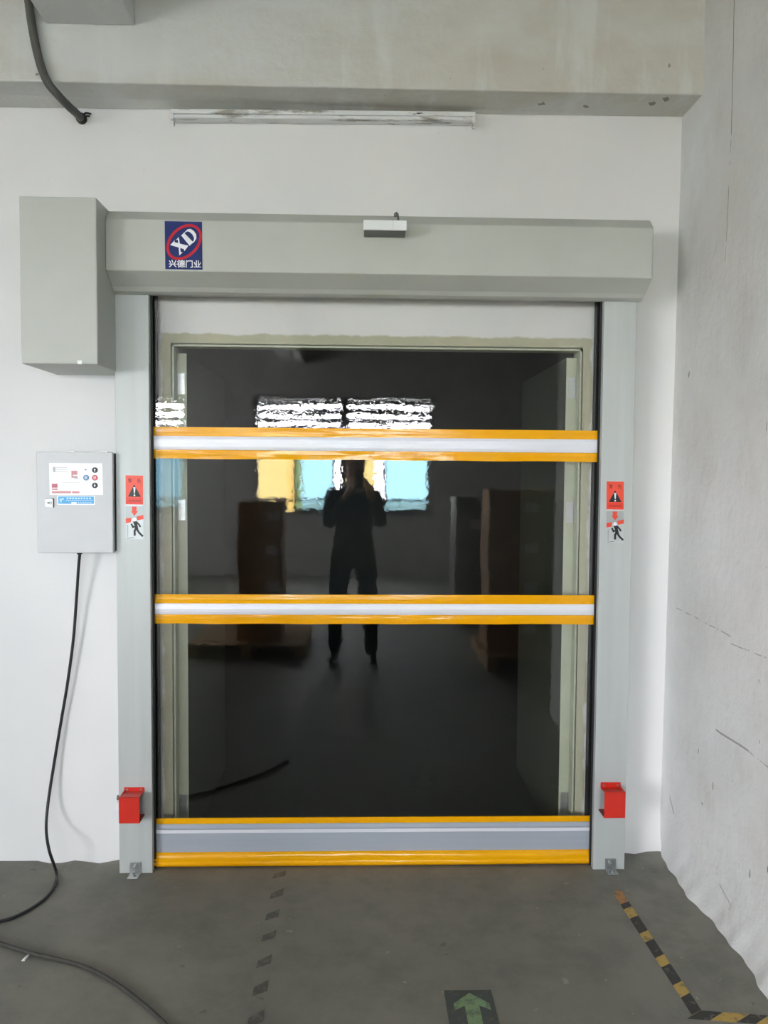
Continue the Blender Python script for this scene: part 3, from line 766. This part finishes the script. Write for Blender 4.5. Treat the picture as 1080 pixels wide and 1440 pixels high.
st.poly([(40, 60), (75, 45), (75, 105), (55, 110)], 'ink_paleblue'); st.rect(82, 40, 110, 70, 'ink_paleblue')
for k in range(9): st.rect(160 + k * 48, 30, 192 + k * 48, 62, 'ink_paleblue')
for k in range(14): st.rect(150 + k * 33, 78, 172 + k * 33, 92, 'ink_paleblue')
st.rect(240, 112, 330, 136, 'paper_white')
for k in range(8): st.rect(350 + k * 30, 112, 372 + k * 30, 124, 'ink_paleblue')
nm = st.base('name_sticker', 'paper_white', 0.0005, cb); nm['label'] = 'bright blue sticker with pale lettering'
st.prints(nm, {'sky_blue': 'blue_print', 'ink_paleblue': 'pale_lettering', 'paper_white': 'white_print'})
q = at(70, 707, BYF)
lk = MB(); lk.box(q.x - 0.016, q.x + 0.016, BYF - 0.003, BYF, q.z - 0.017, q.z + 0.017); lo = lk.build('door_lock', 'hinge', cb, bevel=0.001)
b = MB(); b.box(q.x + 0.0125, q.x + 0.0165, BYF - 0.004, BYF - 0.0028, q.z - 0.018, q.z + 0.017); b.box(q.x - 0.016, q.x + 0.016, BYF - 0.0035, BYF - 0.0028, q.z + 0.0145, q.z + 0.017)
b.build('lock_rim', 'black_rubber', lo)
b = MB(); b.cyl((q.x - 0.002, BYF - 0.003, q.z), (0, -1, 0), 0.010, 0.003, 14); b.cur = 1; b.box(q.x - 0.006, q.x + 0.003, BYF - 0.0068, BYF - 0.0058, q.z - 0.002, q.z + 0.002)
b.build('lock_barrel', ['white_plastic', 'black_rubber'], lo)
b = MB(); q = at(112, 778, -0.075); b.cyl((q.x, -0.075, BZ0 + 0.002), (0, 0, -1), 0.010, 0.014, 12); b.build('cable_gland', 'black_rubber', cb)

pts = [(q.x, -0.075, BZ0 - 0.0135)]
for (x, y, Y) in ((110, 805, -0.060), (107, 850, -0.045), (103, 900, -0.035), (95, 960, -0.028), (85, 1020, -0.025), (75, 1080, -0.03), (67.5, 1130, -0.05), (65, 1165, -0.09), (69, 1195, -0.15)):
    pts.append(at(x, y, Y))
for (x, y) in ((79, 1226), (78.5, 1240), (70, 1256), (55, 1270), (30, 1285), (2, 1295), (-60, 1305), (-160, 1300)): pts.append(fl(x, y, 0.006))
b = MB(); b.tube(curve_pts(pts, 8), 0.0058, 10); tag(b.build('power_cord', 'cable', smooth=True), 'black power cord hanging from the control cabinet to the floor', 'cord')
pts = [fl(x, y, 0.007) for x, y in ((-90, 1296), (-30, 1316), (0, 1326), (40, 1339), (80, 1348.5), (120, 1360), (160, 1381), (200, 1411), (232, 1440), (262, 1475), (290, 1530))]
b = MB(); b.tube(curve_pts(pts, 8), 0.0062, 10); tag(b.build('floor_cable', 'dusty_cable', smooth=True), 'dusty dark cable lying across the floor at lower left', 'cable')

# ------------------------------------------------------------------ red photocell guards
def guard(px, flange, label, sd):
    """px: front plate left,right,top,bottom in the photograph at depth YF"""
    YF = PF - 0.076
    A, B = at(px[0], px[2], YF), at(px[1], px[3], YF)
    Fa, Fb = at(flange[0], flange[2], PF), at(flange[1], flange[3], PF)
    t = thing('sensor_guard', ((Fa.x + Fb.x) / 2, PF, Fb.z), label, 'guard', 'red sensor guards on the door posts')
    b = MB(); th = 0.003
    b.box(Fa.x, Fb.x, PF - th, PF - 0.0003, Fb.z - 0.002, Fa.z); b.build('mounting_flange', 'red', t, bevel=0.0008)
    b = MB()
    x0f, x1f, x0, x1 = Fa.x + 0.002, Fb.x - 0.002, A.x, B.x
    b.hexa([(x0f, PF - th, Fb.z - 0.004), (x1f, PF - th, Fb.z - 0.004), (x1f, PF - 0.0005, Fb.z - 0.004), (x0f, PF - 0.0005, Fb.z - 0.004),
            (x0f, PF - th, Fb.z), (x1f, PF - th, Fb.z), (x1f, PF - 0.0005, Fb.z), (x0f, PF - 0.0005, Fb.z)])
    b.hexa([(x0, YF, A.z - th), (x1, YF, A.z - th), (x1f, PF - 0.001, Fb.z - 0.005), (x0f, PF - 0.001, Fb.z - 0.005),
            (x0, YF, A.z), (x1, YF, A.z), (x1f, PF - 0.001, Fb.z), (x0f, PF - 0.001, Fb.z)])
    b.box(x0, x1, YF, YF + th, B.z, A.z)
    # outer side plate folded back to the post
    xs0, xs1 = (x0, x0 + th) if sd < 0 else (x1 - th, x1)
    b.box(xs0, xs1, YF + th, PF - 0.0005, B.z, A.z - 0.002)
    b.build('cover_plate', 'red', t, bevel=0.0008)
    b = MB(); xi = x1 if sd < 0 else x0
    b.box(*sorted((xi, xi + sd * 0.02)), YF + th, PF - 0.0005, B.z, B.z + 0.004); b.build('lower_brace', 'dark_red', t)
    for xx in (Fa.x + 0.012, Fb.x - 0.012): MB().cyl((xx, PF - th, (Fa.z + Fb.z) / 2), (0, -1, 0), 0.0042, 0.003, 10).build('flange_screw', 'zinc', t)
    # photocell eye looking along the curtain
    b = MB(); xe = (x0 + x1) / 2
    b.box(xe - 0.018, xe + 0.018, PF - 0.052, PF - 0.001, B.z + 0.03, B.z + 0.072); b.build('photocell', 'black_rubber', t, bevel=0.002)
guard((166.8, 196.2, 1121, 1158), (174.8, 203.2, 1107, 1112.5), 'bright red metal sensor guard on post below the control cabinet', -1)
guard((850.5, 879.2, 1113.5, 1150.5), (844.5, 872.4, 1100, 1108), 'bright red metal sensor guard on post near the dirty wall', 1)
q = at(162, 1130, -0.07)
pc = thing('photocell_lead', (q.x, q.y, q.z), 'white plug and clip beside the left red guard', 'connector')
b = MB(); b.box(PX[0][0] - 0.024, PX[0][0] - 0.0005, -0.085, -0.055, q.z - 0.022, q.z + 0.008); b.build('plug', 'white_plastic', pc, bevel=0.003)
b = MB(); b.cyl((PX[0][0] - 0.0005, -0.07, q.z + 0.024), (-1, 0, 0), 0.010, 0.020, 10); b.build('clip', 'grey_plastic', pc)
b = MB(); b.tube(curve_pts([(PX[0][0] - 0.012, -0.07, q.z - 0.02), (PX[0][0] - 0.02, -0.06, q.z - 0.034), (PX[0][0] - 0.01, -0.04, q.z - 0.03), (PX[0][0] - 0.006, -0.03, q.z - 0.02)], 4), 0.003, 6); b.build('lead', 'white_plastic', pc)

# ------------------------------------------------------------------ tubeless batten light under the beam
L0, L1 = at(241, 161.5, -0.045), at(668, 165.5, -0.045)
bt_ = thing('batten_light', ((L0.x + L1.x) / 2, -0.045, L0.z), 'dusty white batten lamp without tube under the beam', 'lamp')
def lerpz(x): return L0.z + (L1.z - L0.z) * (x - L0.x) / (L1.x - L0.x)
def tilt_box(bb, x0, x1, y0, y1, dz0, dz1):
    za, zb = lerpz(x0), lerpz(x1)
    bb.hexa([(x0, y0, za + dz0), (x1, y0, zb + dz0), (x1, y1, zb + dz0), (x0, y1, za + dz0), (x0, y0, za + dz1), (x1, y0, zb + dz1), (x1, y1, zb + dz1), (x0, y1, za + dz1)])
b = MB(); tilt_box(b, L0.x, L1.x, -0.060, -0.001, 0.0, 0.017); tilt_box(b, L0.x + 0.01, L1.x - 0.01, -0.052, -0.004, -0.013, 0.0); b.build('channel', 'batten', bt_, bevel=0.002)
for xx in (L0.x, L1.x - 0.011):
    b = MB(); tilt_box(b, xx, xx + 0.011, -0.058, -0.036, -0.036, 0.004); b.cyl((xx, -0.049, lerpz(xx) - 0.036), (1, 0, 0), 0.009, 0.011, 12)
    b.build('lamp_holder', 'batten', bt_, bevel=0.001)

# ------------------------------------------------------------------ flexible conduit at top left
ctrl = []
for (x, y, Y) in ((34, -60, -0.215), (40, 0, -0.215), (47, 48, -0.216), (56, 88, -0.218), (66, 114, -0.220), (80, 132, -0.205), (96, 149, -0.150), (107, 159, -0.075), (114, 166, -0.012)):
    ctrl.append(at(x, y, Y))
cd = thing('conduit', ctrl[-1], 'dark grey flexible conduit running over the beam into the wall', 'pipe')
b = MB(); b.tube(curve_pts(ctrl, 16), 0.0145, 12, ridge=0.05); b.build('hose', 'conduit', cd, smooth=True)
e_ = ctrl[-1]
b = MB(); b.cyl((e_.x, 0.0, e_.z), (0, -1, 0), 0.02, 0.016, 14); b.build('wall_collar', 'black_rubber', cd)
b = MB(); b.tube(curve_pts([(e_.x + 0.004, -0.012, e_.z + 0.004), (e_.x + 0.02, -0.02, e_.z + 0.016), (e_.x + 0.042, -0.022, e_.z + 0.012)], 5), 0.0035, 6)
b.tube(curve_pts([(e_.x, -0.012, e_.z - 0.004), (e_.x + 0.018, -0.018, e_.z + 0.004), (e_.x + 0.034, -0.012, e_.z + 0.008)], 5), 0.003, 6); b.build('wire_end', 'black_rubber', cd)

# ------------------------------------------------------------------ floor markings
def floor_poly(bb, pts, z): bb.face([(p.x, p.y, z) for p in pts])
def tape(name, p, q, cuts, wid, skew, label, first=0):
    """strip from p to q cut at the given distances; alternating prints"""
    d = (q - p); L = d.length; d /= L; n_ = Vector((-d.y, d.x, 0)) * wid / 2
    b = MB()
    V = []
    for a in cuts:
        P = [p + d * a - n_ - d * skew, p + d * a + n_ + d * skew]
        V += [(P[0].x, P[0].y, 0.0003), (P[1].x, P[1].y, 0.0003), (P[1].x, P[1].y, 0.0012), (P[0].x, P[0].y, 0.0012)]
    for i in range(len(cuts) - 1):
        mi = (i + first) % 2
        if i == 0 and first == 0: mi = 2
        for j in range(4): b.f.append((i * 4 + j, i * 4 + (j + 1) % 4, i * 4 + 4 + (j + 1) % 4, i * 4 + 4 + j)); b.mi.append(mi)
    b.f += [(0, 1, 2, 3), tuple(4 * (len(cuts) - 1) + k for k in range(4))]; b.mi += [0, 0]; b.v = V
    return tag(b.build(name, ['tape_yellow', 'tape_black', 'tape_rust']), label, 'tape')
p0, p1 = fl(867, 1253), fl(981, 1426)
cuts = []
for x, y in ((867, 1253), (877, 1270), (881, 1277), (892, 1290), (903, 1311), (913, 1323), (925, 1345), (935, 1358), (950, 1383), (960, 1400), (977, 1424)):
    q = fl(x, y); cuts.append((q - p0).length)
tape('hazard_tape', p0, p1, cuts, 0.037, -0.010, 'worn yellow and black tape running from the door post across the floor')
p0, p1 = fl(976, 1427), fl(1110, 1437)
L = (p1 - p0).length
tape('hazard_tape', p0, p1, [0, L * 0.24, L * 0.52, L * 0.72, L * 0.9, L * 1.2], 0.040, 0.024, 'worn yellow and black tape turning off towards the dirty wall', 1)
tr_ = thing('tape_residue', fl(378, 1330), 'faded dark dashes of old tape on the floor before the door', 'tape')
for x, y0, y1 in ((394, 1224, 1236), (390, 1249, 1265), (384, 1278, 1295), (379, 1308, 1325), (372.5, 1342, 1362), (367, 1378, 1402), (360, 1420, 1446)):
    hw = 9.0 + (y0 - 1220) * 0.012
    P = [fl(x - hw + 1, y0 + (y1 - y0) * 0.45), fl(x + hw, y0), fl(x + hw - 2, y1 - (y1 - y0) * 0.35), fl(x - hw - 2, y1)]
    MB().hexa([(v.x, v.y, 0.0003) for v in P] + [(v.x, v.y, 0.0009) for v in P]).build('dash', 'residue', tr_)
A0, A1 = fl(624, 1393), fl(690.5, 1393)
ar = thing('floor_arrow', ((A0.x + A1.x) / 2, A0.y, 0), 'worn dark square with green arrow on the floor', 'sign')
x0, x1, y1 = A0.x, A1.x, A0.y; wd = x1 - x0; y0 = y1 - 0.20
MB().box(x0, x1, y0, y1, 0.0003, 0.0010).build('backing_film', 'arrow_dark', ar)
cx = (x0 + x1) / 2 + 0.004
b = MB(); b.plate([(0, 0)] * 3, 0, 0) if False else None
pa = [(cx, y1 - 0.014), (cx + wd * 0.37, y1 - 0.062), (cx + wd * 0.37, y1 - 0.092), (cx + wd * 0.15, y1 - 0.072), (cx + wd * 0.15, y1 - 0.19), (cx - wd * 0.15, y1 - 0.19), (cx - wd * 0.15, y1 - 0.072), (cx - wd * 0.37, y1 - 0.092), (cx - wd * 0.37, y1 - 0.062)]
b.face([(x, y, 0.0013) for x, y in pa][::-1]); b.build('arrow_print', 'arrow_green', ar)
q = fl(36, 1347)
b = MB(); b.hexa([(q.x - 0.006, q.y - 0.018, 0.0005), (q.x + 0.004, q.y - 0.018, 0.0005), (q.x + 0.008, q.y + 0.018, 0.0005), (q.x + 0.001, q.y + 0.018, 0.0005),
                  (q.x - 0.006, q.y - 0.018, 0.003), (q.x + 0.004, q.y - 0.018, 0.006), (q.x + 0.008, q.y + 0.018, 0.004), (q.x + 0.001, q.y + 0.018, 0.002)])
tag(b.build('paper_scrap', 'paper_white'), 'tiny white paper scrap on the floor beside the dusty cable', 'paper')

# ------------------------------------------------------------------ goods behind the camera, seen mirrored in the curtain
def pallet(x, y, label):
    t = thing('pallet', (x, y, 0), label, 'pallet')
    for k in range(3): MB().box(x - 0.5 + k * 0.45, x - 0.4 + k * 0.45, y - 0.45, y + 0.45, 0.0, 0.10).build('bearer', 'wood', t)
    for k in range(6): MB().box(x - 0.5, x + 0.5, y - 0.45 + k * 0.16, y - 0.35 + k * 0.16, 0.1005, 0.12).build('deck_board', 'wood', t)
def carton(x, y, z, w_, d_, h_, label):
    t = thing('carton', (x, y, z), label, 'box')
    MB().box(x - w_ / 2, x + w_ / 2, y - d_ / 2, y + d_ / 2, z, z + h_).build('carton_body', 'cardboard', t, bevel=0.004)
    MB().box(x - 0.03, x + 0.03, y - d_ / 2 - 0.001, y + d_ / 2 + 0.001, z + h_ - 0.06, z + h_ + 0.001).build('sealing_tape', 'pack_tape', t)
    MB().box(x + 0.06, x + 0.17, y + d_ / 2, y + d_ / 2 + 0.0015, z + h_ * 0.45, z + h_ * 0.45 + 0.08).build('address_label', 'paper_white', t)
order = ['lowest', 'second from bottom', 'third from bottom', 'topmost']
pallet(1.52, -3.65, 'raw wooden pallet under the tall carton stacks, mirrored at right')
for c_, (x, nm) in enumerate(((1.28, 'near'), (1.80, 'far'))):
    for k in range(4):
        carton(x + 0.01 * (k % 2), -3.62 + 0.012 * ((k + c_) % 3), 0.1215 + k * 0.331, 0.46, 0.42, 0.33,
               'brown carton, %s in the %s stack from the photographer, mirrored at right' % (order[k], 'first' if c_ == 0 else 'second'))
pallet(-0.95, -4.1, 'raw wooden pallet under one carton column, mirrored left of the photographer')
for k in range(4): carton(-0.86 + 0.012 * (k % 2), -3.95, 0.1215 + k * 0.301, 0.38, 0.38, 0.30, 'brown carton, %s of the column mirrored left of the photographer' % order[k])

cn = thing('cabinet', (1.20, -5.45, 0), 'tall dark grey cabinet mirrored between the window and the carton stacks', 'cabinet')
MB().box(1.00, 1.40, -5.70, -5.24, 0.04, 1.32).build('cabinet_body', 'grey_plastic', cn, bevel=0.005)
MB().box(1.01, 1.39, -5.238, -5.222, 0.06, 1.30).build('cabinet_door', 'grey_plastic', cn, bevel=0.003)
MB().box(1.16, 1.30, -5.222, -5.2205, 0.98, 1.10).build('address_label', 'paper_white', cn)
MB().box(1.02, 1.38, -5.68, -5.26, 0.0, 0.04).build('plinth', 'black_rubber', cn)

# ------------------------------------------------------------------ the photographer, mirrored in the curtain
PXc, PYc = -0.05, -3.60
def skin_mesh(name, verts, edges, radii, root, mats, pick, parent, sub=2):
    me = bpy.data.meshes.new(name); me.from_pydata(verts, edges, [])
    o = bpy.data.objects.new(name, me); C.objects.link(o)
    o.modifiers.new('skin', 'SKIN')
    me.skin_vertices[0].data.foreach_set('radius', [r for rr in radii for r in (rr if isinstance(rr, tuple) else (rr, rr))])
    me.skin_vertices[0].data[root].use_root = True
    s = o.modifiers.new('sub', 'SUBSURF'); s.levels = sub; s.render_levels = sub
    dg = bpy.context.evaluated_depsgraph_get()
    nm = bpy.data.meshes.new_from_object(o.evaluated_get(dg))
    bpy.data.objects.remove(o); bpy.data.meshes.remove(me)
    nm.name = name
    nm.materials.clear()
    for m_ in mats: nm.materials.append(MT[m_])
    for p in nm.polygons: p.use_smooth = True; p.material_index = pick(p.center)
    o = bpy.data.objects.new(name, nm); C.objects.link(o)
    if parent is not None: o.parent = parent; o.matrix_parent_inverse = Matrix.Translation(-world_loc(parent))
    return o
per = thing('person', (PXc, PYc, 0), 'person in dark clothes holding up a phone, mirrored in the clear curtain', 'person')
V = []; E_ = []; Rr = []
def jv(x, y, z, r, prev=None):
    V.append((PXc + x, PYc + y, z)); Rr.append(r)
    if prev is not None: E_.append((prev, len(V) - 1))
    return len(V) - 1
pel = jv(0, 0, 0.93, (0.145, 0.105)); wst = jv(0, 0.01, 1.10, (0.150, 0.115), pel); chs = jv(0, 0.0, 1.30, (0.165, 0.118), wst); nkb = jv(0, -0.01, 1.44, (0.075, 0.07), chs)
nk = jv(0, 0.015, 1.51, 0.05, nkb); hd0 = jv(0, 0.035, 1.56, (0.062, 0.075), nk); hd1 = jv(0, 0.035, 1.64, (0.075, 0.092), hd0); jv(0, 0.025, 1.70, (0.062, 0.075), hd1)
hands = []
for sx in (-1, 1):
    hp = jv(sx * 0.10, 0, 0.86, (0.105, 0.11), pel); kn = jv(sx * 0.135, 0.03, 0.48, 0.076, hp); cf = jv(sx * 0.145, 0.0, 0.33, 0.070, kn); an = jv(sx * 0.155, -0.01, 0.11, 0.060, cf)
    hl = jv(sx * 0.158, 0.0, 0.045, (0.042, 0.038), an); tb = jv(sx * 0.175, 0.12, 0.036, (0.045, 0.032), hl); jv(sx * 0.182, 0.19, 0.03, (0.038, 0.022), tb)
    sh = jv(sx * 0.185, -0.01, 1.385, 0.074, chs); el = jv(sx * 0.215 + 0.01, 0.10, 1.14, 0.055, sh); wr = jv(sx * 0.085 + 0.05, 0.275, 1.43, 0.031, el)
    pm = jv(sx * 0.062 + 0.05, 0.315, 1.475, (0.026, 0.036), wr)
    hands.append((sx, pm))
    # four fingers of unequal length curled round the back edge of the phone and a thumb on its screen side
    for k, (fz, ln) in enumerate(((0.050, 0.92), (0.030, 1.0), (0.010, 0.94), (-0.010, 0.76))):
        a = jv(sx * 0.060 + 0.05, 0.336, 1.475 + fz, 0.0095, pm); c_ = jv(sx * (0.060 - 0.012 * ln) + 0.05, 0.366 + 0.004 * ln, 1.478 + fz, 0.0085, a)
        jv(sx * (0.060 - 0.042 * ln) + 0.05, 0.371, 1.482 + fz, 0.0075, c_)
    th = jv(sx * 0.058 + 0.05, 0.315, 1.525, 0.011, pm); jv(sx * 0.030 + 0.05, 0.318, 1.545, 0.0095, th)
def pick(c):
    x, y, z = c.x - PXc, c.y - PYc, c.z
    if z < 0.085: return 3
    if z < 0.95: return 1
    if z > 1.475 and y < 0.2: return 2
    if y > 0.262: return 2
    return 0
body = skin_mesh('body', V, E_, Rr, pel, ['jacket', 'trousers', 'skin', 'shoe'], pick, per)
hm = bmesh.new(); bmesh.ops.create_uvsphere(hm, u_segments=20, v_segments=14, radius=1.0)
for v in hm.verts:
    v.co = Vector((v.co.x * 0.088, v.co.y * 0.108, v.co.z * 0.105)) + Vector((PXc, PYc + 0.018, 1.672))
bmesh.ops.delete(hm, geom=[v for v in hm.verts if v.co.z < 1.655 and v.co.y > PYc + 0.03 or v.co.z < 1.60 or (v.co.y > PYc + 0.075 and v.co.z < 1.71)], context='VERTS')
hme = bpy.data.meshes.new('hair'); hm.to_mesh(hme); hm.free(); hme.materials.append(MT['hair'])
for p in hme.polygons: p.use_smooth = True
ho = bpy.data.objects.new('hair', hme); C.objects.link(ho); ho.parent = per; ho.matrix_parent_inverse = Matrix.Translation(-Vector((PXc, PYc, 0)))
so = ho.modifiers.new('thick', 'SOLIDIFY'); so.thickness = 0.012; so.offset = 1
for sx in (-1, 1): MB().cyl((PXc + sx * 0.030, PYc + 0.118, 1.645), (0, 1, 0), 0.012, 0.006, 12).build('eye', 'black_paint', per)
b = MB(); b.tube([(PXc, PYc + 0.122, 1.645), (PXc, PYc + 0.136, 1.62), (PXc, PYc + 0.142, 1.602), (PXc, PYc + 0.120, 1.596)], 0.012, 8); b.build('nose', 'skin', per, smooth=True)
b = MB(); b.box(PXc - 0.024, PXc + 0.024, PYc + 0.108, PYc + 0.118, 1.562, 1.572); b.build('mouth', 'ink_red', per)
for sx in (-1, 1): MB().cyl((PXc + sx * 0.075, PYc + 0.03, 1.635), (sx, 0.2, 0), 0.028, 0.014, 12, 0.022).build('ear', 'skin', per)
ph = thing('smartphone', (0, -3.245, 1.50), 'black phone held up by the person, mirrored in the curtain', 'phone')
MB().box(-0.036, 0.038, -3.247, -3.239, 1.452, 1.606).build('phone_body', 'black_rubber', ph, bevel=0.003)
MB().box(-0.032, 0.034, -3.2476, -3.2466, 1.458, 1.600).build('screen', 'facade_win', ph)
